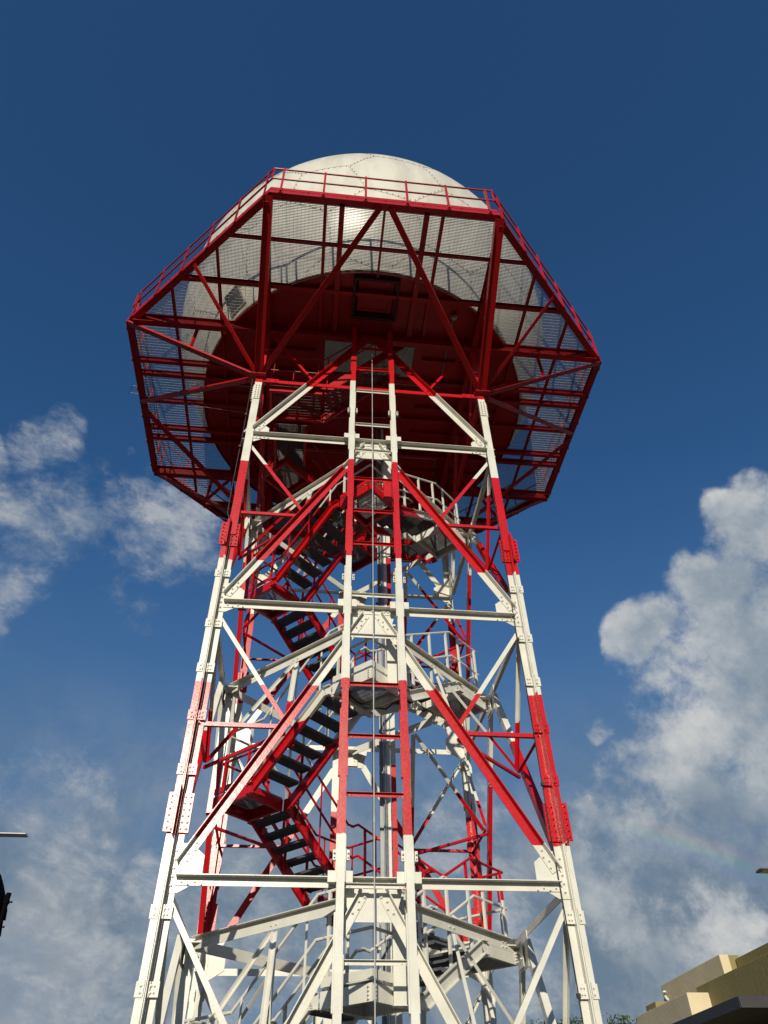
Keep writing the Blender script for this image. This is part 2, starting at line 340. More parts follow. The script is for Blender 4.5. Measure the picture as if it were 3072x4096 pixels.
# face bracing
for k in range(4):
    T, O = FACES[k]
    for i in range(3):
        zb, zt = LV[i], LV[i+1]
        # horizontal: angle, one flange down in the face, the other out along its top edge
        m = MB(); q = P(k, -HW + .10, zt + .055, .008); r = P(k, HW - .10, zt + .055, .008)
        m.angle(q, r, -Z, O, 0.105, 0.11, 0.010)
        for sx in (-1, 1):
            for j, (dx, dz) in enumerate(((.17, -.02), (.25, -.045), (.33, -.02), (.41, -.045))):
                m.bolt(P(k, sx*(HW - dx), zt + dz + .01, .018), O, .015, .014)
        hb = m.build('horizontal_beam', MB_, TW)
        # chevron apex gusset
        m = MB()
        m.sweep(P(k, 0, 0, -.0045), P(k, 0, 0, .0065), T, Z, [(-.36, zt + .03), (-.36, zt - .10), (-.27, zt - .42), (.27, zt - .42), (.36, zt - .10), (.36, zt + .03)])
        for x in (-.26, -.20, 0, .20, .26): m.bolt(P(k, x, zt + .0, .019), O, .017, .015)
        m.build('gusset_plate', MB_, TW)
        for sx in (-1, 1):
            a = P(k, sx*(HW - .13), zb + .19, .009); b = P(k, sx*.10, zt - .07, .009)
            d = (b - a).normalized(); side = d.cross(O); side = side if side.z > 0 else -side   # towards upper/outer edge
            m = MB(); m.angle(a + side*.062, b + side*.062, -side, O, 0.125, 0.10, 0.011)
            for e0, dd in ((a, d), (b, -d)):
                for j in range(4): m.bolt(e0 + dd*(.07 + .075*j) + side*(.0 if j % 2 else -.038) + O*.011, O, .017, .015)
            dg = m.build('diagonal_brace', MB_, TW)
            # node halfway: strut to the leg, knee up to the leg
            zn = (zb + zt) / 2
            nf = P(k, sx*1.25, zn, .0)
            m = MB(); m.angle(P(k, sx*1.27, zn - .02, -.012), P(k, sx*(HW - .02), zn - .02, -.012), Z, -O, .06, .05, .006)
            m.bolt(P(k, sx*(HW-.05), zn + .01, .024), O, .014, .012)
            m.build('strut', MB_, TW)
            m = MB(); a2 = P(k, sx*1.22, zn + .04, -.02); b2 = P(k, sx*(HW - .07), zt - .22, -.02)
            d2 = (b2 - a2).normalized(); s2 = d2.cross(O); s2 = s2 if s2.z > 0 else -s2
            m.angle(a2 + s2*.033, b2 + s2*.033, -s2, -O, .066, .06, .007)
            m.build('knee_brace', MB_, TW)
    # top bay, below the platform
    zb = LV[3]
    m = MB(); m.angle(P(k, -HW + .10, L4 + .02, .008), P(k, HW - .10, L4 + .02, .008), -Z, -O, .10, .09, .009)
    for sx in (-1, 1):
        m.obox(P(k, sx*(HW - .28), L4 - .02, .018), T, O, Z, .17, .006, .06)
        for dx in (.17, .24, .38): m.bolt(P(k, sx*(HW - dx), L4 - .02, .024), O, .015, .013)
    m.build('horizontal_beam', MB_, TW)
    for sx in (-1, 1):
        a = P(k, sx*(HW - .13), zb + .19, .009); b = P(k, sx*.12, 16.35, .009)
        d = (b - a).normalized(); side = d.cross(O); side = side if side.z > 0 else -side
        m = MB(); m.angle(a + side*.068, b + side*.068, -side, O, .135, .11, .012)
        for j in range(4): m.bolt(a + d*(.07 + .075*j) + side*(.0 if j % 2 else -.038) + O*.012, O, .017, .015)
        for j in range(2): m.bolt(P(k, sx*(1.27 + .06*j), L4 + .03 - .09*j, .022), O, .018, .016)
        m.build('diagonal_brace', MB_, TW)
        a2 = P(k, sx*1.28, L4 + .08, -.02); b2 = P(k, sx*(2.32), 16.3, -.02)
        m = MB(); m.bar(a2, b2, .055, .055, O); m.build('knee_brace', MB_, TW)
# plan diamond beams and ties to the half-way nodes
for i in range(1, 4):
    z = LV[i] - .13
    for k in range(4):
        a = P(k, 0, z, -.10); b = P((k + 1) % 4, 0, z, -.10)
        d = (b - a).normalized(); n = V((d.y, -d.x, 0)); n = n if n.dot(a) > 0 else -n
        m = MB(); m.angle(a + d*.07 + Z*.08, b - d*.07 + Z*.08, -Z, n, .155, .09, .010)
        mid = (a + b) / 2
        m.bolt(mid + d*.05 + n*.01 - Z*.02, n, .014, .012); m.bolt(mid - d*.05 + n*.01 - Z*.02, n, .014, .012)
        for e_, s_ in ((a, 1), (b, -1)):
            for zz in (-.04, .02):
                m.bolt(e_ + d*s_*.3 + n*.01 + Z*zz, n, .014, .012); m.bolt(e_ + d*s_*.38 + n*.01 + Z*zz, n, .014, .012)
        m.build('diamond_beam', MB_, TW)
        zn = (LV[i-1] + LV[i]) / 2
        for kk, sx in ((k, 1), ((k + 1) % 4, -1)):
            e = P(kk, sx*1.25, zn - .02, -.05)
            m = MB(); m.angle(mid - Z*.06 + (e - mid).normalized()*.06, e, d, n, .07, .05, .007); m.build('tie_brace', MB_, TW)
        e1 = P(k, 1.25, zn - .09, -.03); e2 = P((k + 1) % 4, -1.25, zn - .09, -.03)
        m = MB(); m.bar(e1, e2, .042, .045); m.build('corner_tie', MB_, TW)
    # side and back centre nodes: short gusset that carries the diamond ends
    for k in range(4):
        m = MB(); T, O = FACES[k]
        m.obox(P(k, 0, z, -.14), T, O, Z, .17, .12, .006)
        m.obox(P(k, 0, z - .11, -.04), T, O, Z, .16, .006, .16)
        for dx in (-.1, .1):
            for dz in (-.05, .03): m.bolt(P(k, dx, z - .11 + dz, -.047), -O, .015, .013)
        m.build('node_plate', MB_, TW)

# ================================================================== PLATFORM
PZ = 16.45; A8 = 5.80; S8 = 2.42
OCT = [(-S8, -A8), (S8, -A8), (A8, -S8), (A8, S8), (S8, A8), (-S8, A8), (-A8, S8), (-A8, -S8)]
RC = 4.17
def octx(y, ins=0.0):     # half width of the octagon at y
    a = A8 - ins; y = abs(y)
    if y > a: return 0
    return min(a, a + (S8 + .0) - y - ins * .4) if y > S8 else a
PL = empty('platform', (0, 0, 0), TW)
# edge channel
for i in range(8):
    a = V((*OCT[i], 0)); b = V((*OCT[(i+1) % 8], 0)); n = ((a + b) / 2).normalized()
    m = MB(); m.channel(a + Z*(PZ + .09), b + Z*(PZ + .09), Z, -n, .13, .15, .010)
    for t in [x/6 for x in range(1, 6)]: m.bolt(a.lerp(b, t) + Z*(PZ + .14), n, .016, .014)
    m.build('edge_beam', MR, PL)
    m = MB()
    m.obox((a + b)/2 - n*.035 + Z*(PZ + .30), (b - a), n, Z, (b - a).length/2 - .01, .005, .055)
    m.build('toe_board', MR, PL)
# beams, measured spacings; main girders on the tower lines
def octclip(axis, v, sx):
    return octx(v)
for v, h, w in ((-4.75, .07, .06), (-3.67, .14, .09), (-2.55, .30, .14), (-1.36, .16, .09), (-.97, .16, .09), (-.12, .14, .09), (.78, .16, .09), (1.14, .16, .09), (2.36, .30, .14), (3.67, .14, .09), (4.75, .07, .06)):
    m = MB(); x = octx(v) - .09; zc = PZ + .16 - h/2
    segs = [(-x, x)]
    if -1.5 < v < -.9: segs = [(-x, x)]
    for a, b in segs: m.ibeam((a, v, zc), (b, v, zc), h, w, .010)
    m.build('cross_beam', MR, PL)
for v, h, w in ((-4.65, .08, .06), (-3.57, .08, .06), (-2.47, .28, .13), (-1.25, .10, .07), (-.90, .13, .11), (0, .08, .05), (.90, .13, .11), (1.25, .10, .07), (2.50, .28, .13), (3.55, .08, .06), (4.63, .08, .06)):
    m = MB(); x = octx(v) - .09; zc = PZ + .155 - h/2
    segs = [(-x, x)]
    if abs(v) < 1.3: segs = [(-x, -2.63 if abs(v) > .2 else -4.1), (2.45, x)]
    for a, b in segs:
        m = MB(); m.ibeam((v, a, zc), (v, b, zc), h, w, .010); m.build('floor_beam', MR, PL)
# solid round floor under the radome, with the stair opening and the hoist hatch
def ringpts(r, n=96): return [(r*math.cos(2*math.pi*i/n), r*math.sin(2*math.pi*i/n)) for i in range(n)]
bm = bmesh.new()
xs = sorted(set([-RC, -1.1, -.47, .47, 1.1, RC] + [i*.35 - 4.2 for i in range(1, 24)])); ys = sorted(set([-RC, -4.02, -3.10, -2.40, -1.35, RC] + [i*.35 - 4.2 for i in range(1, 24)]))
def clipcell(x0, x1, y0, y1):
    # polygon of the cell inside the circle (Sutherland-Hodgman against the ring)
    poly = [(x0, y0), (x1, y0), (x1, y1), (x0, y1)]
    if all(math.hypot(*p) <= RC for p in poly): return poly
    if all(math.hypot(max(abs(p[0]) if x0*x1 > 0 else 0, 0), max(abs(p[1]) if y0*y1 > 0 else 0, 0)) > RC + .6 for p in poly): return []
    rp = ringpts(RC, 96)
    for i in range(96):
        a, b = rp[i], rp[(i+1) % 96]; out = []
        f = lambda p: (b[0]-a[0])*(p[1]-a[1]) - (b[1]-a[1])*(p[0]-a[0])
        for j in range(len(poly)):
            p, q_ = poly[j], poly[(j+1) % len(poly)]; fp, fq = f(p), f(q_)
            if fp >= 0: out.append(p)
            if (fp >= 0) != (fq >= 0):
                t = fp / (fp - fq); out.append((p[0] + t*(q_[0]-p[0]), p[1] + t*(q_[1]-p[1])))
        poly = out
        if len(poly) < 3: return []
    return poly
for i in range(len(xs)-1):
    for j in range(len(ys)-1):
        x0, x1, y0, y1 = xs[i], xs[i+1], ys[j], ys[j+1]; cx, cy = (x0+x1)/2, (y0+y1)/2
        if abs(cx) < 1.1 and -2.40 < cy < -1.35: continue
        if abs(cx) < .47 and -4.02 < cy < -3.10: continue
        p = clipcell(x0, x1, y0, y1)
        if len(p) >= 3:
            try: bm.faces.new([bm.verts.new((a, b, 0)) for a, b in p])
            except Exception: pass
bmesh.ops.remove_doubles(bm, verts=bm.verts, dist=1e-4)
r_ = bmesh.ops.extrude_face_region(bm, geom=bm.faces[:]); bmesh.ops.translate(bm, verts=[e for e in r_['geom'] if isinstance(e, bmesh.types.BMVert)], vec=(0, 0, .03))
bmesh.ops.recalc_face_normals(bm, faces=bm.faces)
me = bpy.data.meshes.new('floor_plate'); bm.to_mesh(me); bm.free(); me.materials.append(MR)
fp = bpy.data.objects.new('floor_plate', me); COL.objects.link(fp); fp.parent = PL; fp.location = (0, 0, PZ + .165)
m = MB(); rp = ringpts(RC + .012, 72)
for i in range(72):
    a, b = rp[i], rp[(i+1) % 72]; m.sweep((*a, PZ + .10), (*b, PZ + .10), V((a[0]+b[0], a[1]+b[1], 0)).normalized(), Z, [(-.005, 0), (.005, 0), (.005, .115), (-.005, .115)])
m.build('floor_ring', MR, PL)
# hatch: dark square recess with a red door hanging a little open
m = MB()
for a, b, c_, d_ in ((-.53, -.47, -4.08, -3.04), (.47, .53, -4.08, -3.04), (-.47, .47, -4.08, -4.02), (-.47, .47, -3.10, -3.04)):
    m.box((a, c_, PZ + .02), (b, d_, PZ + .16))
m.box((-.56, -4.11, PZ + .27), (.56, -3.01, PZ + .28))
for a, b, c_, d_ in ((-.56, -.531, -4.11, -3.01), (.531, .56, -4.11, -3.01), (-.53, .53, -4.11, -4.081), (-.53, .53, -3.039, -3.01)): m.box((a, c_, PZ + .196), (b, d_, PZ + .27))
m.build('hatch_frame', plain('hatch_maroon', (.05, .004, .004), .6, 0, .2), PL)
m = MB(); m.box((-.41, -3.96, PZ + .20), (.41, -3.15, PZ + .22)); m.box((-.39, -3.94, PZ + .175), (-.33, -3.17, PZ + .199)); m.box((.33, -3.94, PZ + .175), (.39, -3.17, PZ + .199)); m.box((-.329, -3.94, PZ + .175), (.329, -3.88, PZ + .199)); m.box((-.329, -3.23, PZ + .175), (.329, -3.17, PZ + .199))
m.build('hatch_door', MR, PL)
# extra stiffeners under the floor
for y in (-3.3, -2.0, -.5, .35, 1.75, 3.0):
    for x0, x1 in ((-3.5, -2.55), (-2.4, -1.32), (1.32, 2.42), (2.58, 3.5)):
        if math.hypot(max(abs(x0), abs(x1)), y) < 4.0:
            m = MB(); m.bar((x0, y, PZ + .10), (x1, y, PZ + .10), .05, .10); m.build('stiffener', MR, PL)
# plate joints, a conduit and bulkhead lamps under the floor
for x in (-3.2, -1.85, .45, 1.8, 3.05):
    y_ = math.sqrt(RC**2 - x*x) - .12
    for a, b in ((-y_, -2.65), (-1.3, y_)):
        m = MB(); m.box((x - .02, a, PZ + .150), (x + .02, b, PZ + .163)); m.build('plate_joint', MR, PL)
m = MB(); m.tube([(-3.6, -.75, PZ + .13), (-2.6, -.75, PZ + .13), (-2.6, 1.3, PZ + .13), (2.2, 1.3, PZ + .13), (2.2, 3.3, PZ + .13)], .016, 6); m.tube([(.5, -1.2, PZ + .12), (1.9, -1.2, PZ + .12), (1.9, -3.2, PZ + .12)], .016, 6)
m.build('conduit', MG, PL)
for x, y in ((-2.75, -.75), (1.9, -3.3), (2.2, 3.35)):
    m = MB(); m.tube([(x, y, PZ + .02), (x, y, PZ + .12)], .07, 12); m.tube([(x, y, PZ - .03), (x, y, PZ + .02)], .05, 12); m.build('bulkhead_lamp', MG, PL)
m = MB(); pts = [V((-5.66, -.3, PZ - .02)).lerp(V((.9, -.9, 15.6)), t/10) - Z*(.35*math.sin(math.pi*t/10)) for t in range(11)]
m.tube(pts, .005, 5); m.build('sagging_wire', MG, PL)
m = MB(); m.tube([(-5.80, -.58, PZ + .0), (-5.90, -.58, PZ), (-6.02, -.36, PZ), (-5.80, -.34, PZ)], .008, 6); m.build('wire_bracket', MG, PL)
# grating with real bars
def bars_clip(fixed, lo, hi):   # split an interval by the circle
    if abs(fixed) >= RC + .03: return [(lo, hi)]
    h = math.sqrt((RC + .03)**2 - fixed**2); out = []
    if lo < -h: out.append((lo, min(hi, -h)))
    if hi > h: out.append((max(lo, h), hi))
    return [s for s in out if s[1] - s[0] > .02]
GZ = PZ + .20
def grating(name, y0, y1, x0, x1, along, parent, mat=MGR, clip=True, z=GZ, pitch=.0335, ht=.030, th=.0040, cp=.08, octc=True, rod=None, rw=.003):
    m = MB()
    if along == 'x': fr = [y0 + i*pitch for i in range(int((y1-y0)/pitch)+1)]
    else: fr = [x0 + i*pitch for i in range(int((x1-x0)/pitch)+1)]
    for f in fr:
        lo, hi = (x0, x1) if along == 'x' else (y0, y1)
        if octc:
            w = octx(f, .06); lo, hi = max(lo, -w), min(hi, w)
        if hi <= lo: continue
        for a, b in (bars_clip(f, lo, hi) if clip else [(lo, hi)]):
            if along == 'x': m.box((a, f - th/2, z), (b, f + th/2, z + ht))
            else: m.box((f - th/2, a, z), (f + th/2, b, z + ht))
    lo, hi = (x0, x1) if along == 'x' else (y0, y1)
    n = int((hi - lo)/cp); m.cur = 1; m.mark = len(m.f); m.mat2 = rod or mat
    for i in range(n + 1):
        f = lo + i*cp; a0, b0 = (y0, y1) if along == 'x' else (x0, x1)
        if octc:
            w = octx(f, .06); a0, b0 = max(a0, -w), min(b0, w)
        if b0 <= a0: continue
        for a, b in (bars_clip(f, a0, b0) if clip else [(a0, b0)]):
            if along == 'x': m.box((f - rw, a, z + ht*.65), (f + rw, b, z + ht*.85))
            else: m.box((a, f - rw, z + ht*.65), (b, f + rw, z + ht*.85))
    return m.build(name, mat, parent)
YS = [-3.67, -2.55, -1.17, -.12, .96, 2.36, 3.67]
grating('grating_panel', -5.76, -3.68, -6, 6, 'x', PL, rod=MGR, rw=.0014)
grating('grating_panel', 3.68, 5.76, -6, 6, 'x', PL)
for i in range(len(YS)-1):
    for x0, x1 in ((-5.76, -3.0), (3.0, 5.76)):
        grating('grating_panel', YS[i] + .01, YS[i+1] - .01, x0, x1, 'y', PL, pitch=.027, th=.005, rod=MROD)
for i in (1, 2, 4):
    pass
for y0, y1 in ((-3.66, -2.56), (2.37, 3.66)):
    for x0, x1 in ((-2.99, -1.9), (1.9, 2.99)): grating('grating_panel', y0, y1, x0, x1, 'y', PL, pitch=.027, th=.005, rod=MROD)
# guardrail
for i in range(8):
    a = V((*OCT[i], 0)); b = V((*OCT[(i+1) % 8], 0)); n = ((a + b)/2).normalized(); d = (b - a).normalized(); ln = (b - a).length
    ia = a - n*.02; ib = b - n*.02
    m = MB()
    m.tube([ia + Z*(PZ + 1.30), ib + Z*(PZ + 1.30)], .021, 8); m.tube([ia + Z*(PZ + .78), ib + Z*(PZ + .78)], .021, 8)
    m.tube([ia + Z*(PZ + .74), ia + Z*(PZ + 1.33)], .021, 8)
    gr = m.build('guardrail', MR, PL)
    for j in range(6):
        t = (ln - 5*.885)/2 + j*.885; p = a + d*t
        q = MB(); q.angle(p + Z*(PZ + .02) + n*.018, p + Z*(PZ + 1.29) + n*.018, d, -n, .045, .045, .006)
        q.obox(p + Z*(PZ + .09) + n*.012 + d*.02, d, n, Z, .045, .006, .05)
        q.build('guardrail_post', MR, gr)
# struts from the leg tops to corners and edge middles
def edge_mid(i): a, b = OCT[i], OCT[(i+1) % 8]; return V(((a[0]+b[0])/2, (a[1]+b[1])/2, PZ))
for sx, sy in ((-1, -1), (1, -1), (1, 1), (-1, 1)):
    base = V((sx*HW, sy*HW, L4 + .05))
    tg = [(V((sx*S8, sy*A8, PZ)), .19), (V((sx*A8, sy*S8, PZ)), .13), (V((sx*(A8+S8)/2, sy*(A8+S8)/2, PZ)), .085), (V((sx*.07, sy*(A8-.02), PZ)), .125), (V((sx*(A8-.02), sy*.07, PZ)), .125)]
    for tpt, w in tg:
        d = (tpt - base).normalized(); Xn = V((d.y, -d.x, 0)).normalized(); Yn = d.cross(Xn); Yn = Yn if Yn.z < 0 else -Yn
        if w > .15:
            m = MB(); m.ibeam(base + d*.12 - Z*0, tpt - d*.05, w, w*.9, .012, Xn); mm = m
            for j in range(4): m.bolt(base + d*(.2 + .07*j) + Yn*.09 + Xn*.05, Yn, .015, .014)
        else:
            m = MB(); m.angle(base + d*.14 - Xn*w*.5, tpt - d*.06 - Xn*w*.5, Xn, -Yn, w, w*.40, .010)
            for j in range(4): m.bolt(base + d*(.2 + .07*j) + Yn*.002 + Xn*(.02 if j % 2 else -.02), Yn, .015, .014)
            for f_ in (.4, .62): m.bolt(base.lerp(tpt, f_) + Yn*.002, Yn, .015, .014)
        m.build('platform_strut', MR, PL)
    # secondary ties of the long side strut
    mid = base.lerp(V((sx*A8, sy*S8, PZ)), .5)
    m = MB(); m.bar(mid, V((mid.x - sx*.05, sy*2.5, PZ)), .06, .06); m.build('platform_tie', MR, PL)
    m = MB(); m.bar(mid, V((sx*2.55, sy*1.2, PZ + .0)), .065, .065); m.build('platform_tie', MR, PL)
    m = MB(); m.obox(base - Z*.02, (1, 0, 0), (0, 1, 0), Z, .17, .17, .009)
    m.obox(base + Z*.14, (sx, sy, 0), (sy, -sx, 0), Z, .16, .008, .12); m.build('strut_plate', MR, PL)

# ================================================================== STAIRS: a square helix turned by 45 degrees
r2 = math.sqrt(.5)
U = V((r2, r2, 0)); Wd = V((-r2, r2, 0))        # diamond axes
HO, HI = 2.41 * r2, 1.26 * r2
def DU(u, w, z): return U*u + Wd*w + Z*z
CORN = {'F': (-1, -1), 'R': (1, -1), 'B': (1, 1), 'L': (-1, 1)}
SEQ = [('B', .95), ('L', 2.0), ('F', 3.14), ('R', 3.97), ('B', 5.07), ('L', 6.15), ('F', 7.29), ('R', 8.11), ('B', 9.22), ('L', 10.3), ('F', 11.44), ('R', 12.25), ('B', 13.2), ('L', 14.0)]
def rail_line(m, pts, r=.021):   # top and knee rail above deck points
    for h in (.55, 1.08): m.tube([p + Z*h for p in pts], r, 8)
def post(m, p, n, d, base=-.10, top=1.09):
    m.angle(p + Z*base + n*.02, p + Z*top + n*.02, d, -n, .037, .037, .005)
def diag_grating(m, u0, u1, w0, w1, z, along='u', pitch=.034, th=.0045, ht=.028):
    if along == 'u':
        w = w0
        while w < w1: m.sweep(DU(u0, w, z), DU(u1, w, z), Wd, Z, [(-th/2, 0), (th/2, 0), (th/2, ht), (-th/2, ht)]); w += pitch
        u = u0
        while u < u1: m.sweep(DU(u, w0, z), DU(u, w1, z), U, Z, [(-.004, ht*.6), (.004, ht*.6), (.004, ht*.9), (-.004, ht*.9)]); u += .10
    else:
        u = u0
        while u < u1: m.sweep(DU(u, w0, z), DU(u, w1, z), U, Z, [(-th/2, 0), (th/2, 0), (th/2, ht), (-th/2, ht)]); u += pitch
        w = w0
        while w < w1: m.sweep(DU(u0, w, z), DU(u1, w, z), Wd, Z, [(-.004, ht*.6), (.004, ht*.6), (.004, ht*.9), (-.004, ht*.9)]); w += .10
def landing(c, z, ent, ext):
    MB_ = MR if z > 12.5 else globals()['MB_']
    su, sw = CORN[c]
    u0, u1 = sorted((su*HI, su*HO)); w0, w1 = sorted((sw*HI, sw*HO))
    zc = z + .09
    m = MB()     # channel frame, webs outward
    m.channel(DU(u0, w0, zc), DU(u0, w1, zc), Z, U, .18, .06); m.channel(DU(u1, w0, zc), DU(u1, w1, zc), Z, -U, .18, .06)
    m.channel(DU(u0 + .01, w0, zc), DU(u1 - .01, w0, zc), Z, Wd, .178, .06); m.channel(DU(u0 + .01, w1, zc), DU(u1 - .01, w1, zc), Z, -Wd, .178, .06)
    V0 = DU(su*HO, sw*HO, zc)
    for j in range(4): m.bolt(DU(su*(HO - .05), sw*HO, z + .03 + j*.04), Wd*sw, .014, .02); m.bolt(DU(su*HO, sw*(HO - .05), z + .03 + j*.04), U*su, .014, .02)
    lo = m.build('landing', MB_, TW)
    g = MB(); diag_grating(g, u0 + .012, u1 - .012, w0 + .012, w1 - .012, z + .184, 'u' if c in 'FB' else 'w'); g.build('grating_panel', MGR, lo)
    # toe boards and rails on the two outer sides (and inner side kept open towards the flights)
    h = MB(); dz = Z*(z + .21)
    HR = HO - .055
    pu = [DU(su*HR, sw*HI*.98, 0) + dz, DU(su*HR, sw*HR, 0) + dz, DU(su*HI*.98, sw*HR, 0) + dz]
    rail_line(h, pu)
    for ip, (p_, n_, d_) in enumerate(((DU(su*HR, sw*(HR - .10), 0), U*su, Wd), (DU(su*HR, sw*(HI + .08), 0), U*su, Wd), (DU(su*(HR - .10), sw*HR, 0), Wd*sw, U), (DU(su*(HI + .08), sw*HR, 0), Wd*sw, U))):
        if c == 'F' and ip in (0, 2): continue
        post(h, p_ + dz, n_, d_)
    h.build('handrail', MB_, lo)
    t = MB(); cu = (u0 + u1)/2; cw = (w0 + w1)/2
    t.obox(DU(su*(HO - .004), cw, z + .27), Wd, U, Z, (w1 - w0)/2, .004, .05); t.obox(DU(cu, sw*(HO - .004), z + .27), U, Wd, Z, (u1 - u0)/2 - .01, .004, .05)
    t.build('toe_board', MB_, lo)
    return lo
def flight(c0, z0, c1, z1):
    MB_ = MR if z1 > 12.5 else globals()['MB_']
    a0, b0 = CORN[c0]; a1, b1 = CORN[c1]
    d = (U*(a1 - a0) + Wd*(b1 - b0)).normalized()
    out = (U*(a1 + a0) + Wd*(b1 + b0)).normalized()     # outward normal of this side
    off = {True: None}
    s0, s1 = -HI, HI                                     # along d between the landings
    def Q(s, o, z): return d*s + out*o + Z*z
    pd = .16
    m = MB()
    for o, sd_ in ((HO, 1), (HI, -1)):
        pts = [Q(s0 + .02, o, z0 + .09), Q(s0 + pd, o, z0 + .09), Q(s1 - pd, o, z1 + .09), Q(s1 - .02, o, z1 + .09)]
        for i in range(3):
            a, b = pts[i], pts[i+1]; dd = (b - a).normalized(); n = dd.cross(out); n = n if n.z > 0 else -n
            m.channel(a - dd*(.012 if i == 1 else 0), b + dd*(.012 if i == 1 else 0), n, out*sd_ * 1.0, .178 + .002*(i == 1), .055 if sd_ > 0 else .05, .008)
    fl = m.build('stair_flight', MB_, TW)
    rise = z1 - z0; n = max(3, round(rise/.165)); run = (s1 - s0)
    for i in range(1, n):
        f = i / n; s = s0 + .02 + run*f; z = z0 + .17 + rise*f
        t = MB()
        for j in range(8):
            x = s - .12 + j*.033; t.sweep(Q(x, HI + .06, z), Q(x, HO - .008, z), d, Z, [(-.0035, 0), (.0035, 0), (.0035, .034), (-.0035, .034)])
        for o in [HI + .06 + .055*j for j in range(15)]:
            if o < HO - .01: t.sweep(Q(s - .12, o, z), Q(s + .115, o, z), out, Z, [(-.003, .016), (.003, .016), (.003, .03), (-.003, .03)])
        t.sweep(Q(s + .118, HI + .055, z), Q(s + .118, HO - .006, z), d, Z, [(-.006, -.004), (.006, -.004), (.006, .036), (-.006, .036)])
        for o in (HI + .058, HO - .01): t.sweep(Q(s - .12, o, z - .02), Q(s + .12, o, z - .02), out, Z, [(-.003, 0), (.003, 0), (.003, .05), (-.003, .05)])
        t.build('tread', MTR, fl)
    for o, sd_ in ((HO, 1), (HI, -1)):
        h = MB(); oo = o + (-.055 if sd_ > 0 else -.03)
        pts = [Q(s0, oo, z0 + .21), Q(s0 + pd, oo, z0 + .21), Q(s1 - pd, oo, z1 + .21), Q(s1, oo, z1 + .21)]
        rail_line(h, pts)
        for f in (.12, .5, .88):
            p = pts[1].lerp(pts[2], f); post(h, p, out*sd_, d, -.22)
            h.obox(p + out*sd_*.0 - Z*.15, d, out, Z, .05, .014, .06)
        h.build('handrail', MB_, fl)
    return fl
for i, (c, z) in enumerate(SEQ): landing(c, z, None, None)
for i in range(len(SEQ) - 1): flight(SEQ[i][0], SEQ[i][1], SEQ[i+1][0], SEQ[i+1][1])
flight('R', -.2, 'B', .95)
# hangers that hold each landing under the level above
def hanger(p, z0, z1):
    m = MB(); m.sweep((p[0], p[1], z0), (p[0], p[1], z1), (1, 0, 0), (0, 1, 0), [(-.075, -.055), (.075, -.055), (.075, .055), (-.075, .055)])
    m.box((p[0]-.085, p[1]-.065, z0 - .008), (p[0]+.085, p[1]+.065, z0))
    for j in range(3): m.bolt((p[0] - .03, p[1] - .055, z1 - .1 - j*.07), (0, -1, 0), .014, .012); m.bolt((p[0] + .03, p[1] - .055, z1 - .1 - j*.07), (0, -1, 0), .014, .012)
    return m.build('hanger_post', MB_, TW)
for zz, top in ((3.13, 4.3), (7.28, 8.42), (11.43, 12.58)): hanger((.345, -2.17), zz, top)
for zz, top in ((5.05, 8.42), (9.2, 12.58), (.93, 4.3)): hanger((-.29, 2.40), zz, top)
for zz, top in ((6.13, 8.42), (1.98, 4.3), (10.28, 12.58)): hanger((-2.43, .16), zz, top)
# top: corner landing and a straight flight up through the floor opening
m = MB(); zt = 14.42
X1 = V((1, 0, 0)); Y1 = V((0, 1, 0))
m.channel((-2.24, -2.38, zt), (-1.08, -2.38, zt), Z, Y1, .18, .06); m.channel((-2.24, -1.55, zt), (-1.08, -1.55, zt), Z, -Y1, .18, .06)
m.channel((-2.24, -2.37, zt), (-2.24, -1.56, zt), Z, X1, .178, .06); m.channel((-1.66, -2.37, zt), (-1.66, -1.56, zt), Z, X1, .10, .04)
tl = m.build('landing', MR, TW)
grating('grating_panel', -2.37, -1.56, -2.23, -1.10, 'y', tl, MTR, False, zt + .09, octc=False)
m = MB(); m.channel((-2.12, -1.54, zt - .3), (-2.12, -.02, zt - .3), Z, X1, .16, .06); m.channel((-1.38, -1.54, zt - .3), (-1.38, -.45, zt - .3), Z, -X1, .16, .06)
wk = m.build('walkway', MR, TW)
grating('grating_panel', -1.54, -.1, -2.11, -1.39, 'x', wk, MTR, False, zt - .22, octc=False)
h = MB(); pts = [V((-1.08, -2.40, zt + .1)), V((-2.26, -2.40, zt + .1)), V((-2.26, -1.5, zt + .1)), V((-2.16, -.1, zt - .2))]
rail_line(h, pts, .014)
for p in (V((-1.2, -2.40, zt + .1)), V((-1.75, -2.40, zt + .1)), V((-2.2, -2.40, zt + .1)), V((-2.25, -1.9, zt + .1))): h.tube([p - Z*.1, p + Z*1.08], .011, 6)
h.build('handrail', MR, tl)
m = MB(); a0, a1 = V((-1.08, 0, zt)), V((.75, 0, PZ + .1)); dd = (a1 - a0).normalized(); nn_ = V((-dd.z, 0, dd.x))
m.channel(a0 + Y1*-2.38, a1 + Y1*-2.38, nn_, Y1, .20, .055); m.channel(a0 + Y1*-1.52, a1 + Y1*-1.52, nn_, -Y1, .20, .055)
fl = m.build('stair_flight', MR, TW)
for i in range(1, 11):
    s = a0.lerp(a1, i/11); t = MB()
    for j in range(7): t.sweep(V((s.x - .1 + j*.033, -2.36, s.z + .06)), V((s.x - .1 + j*.033, -1.54, s.z + .06)), X1, Z, [(-.003, 0), (.003, 0), (.003, .03), (-.003, .03)])
    for j in range(9): t.sweep(V((s.x - .1, -2.34 + j*.097, s.z + .06)), V((s.x + .1, -2.34 + j*.097, s.z + .06)), Y1, Z, [(-.003, .014), (.003, .014), (.003, .026), (-.003, .026)])
    t.build('tread', MTR, fl)
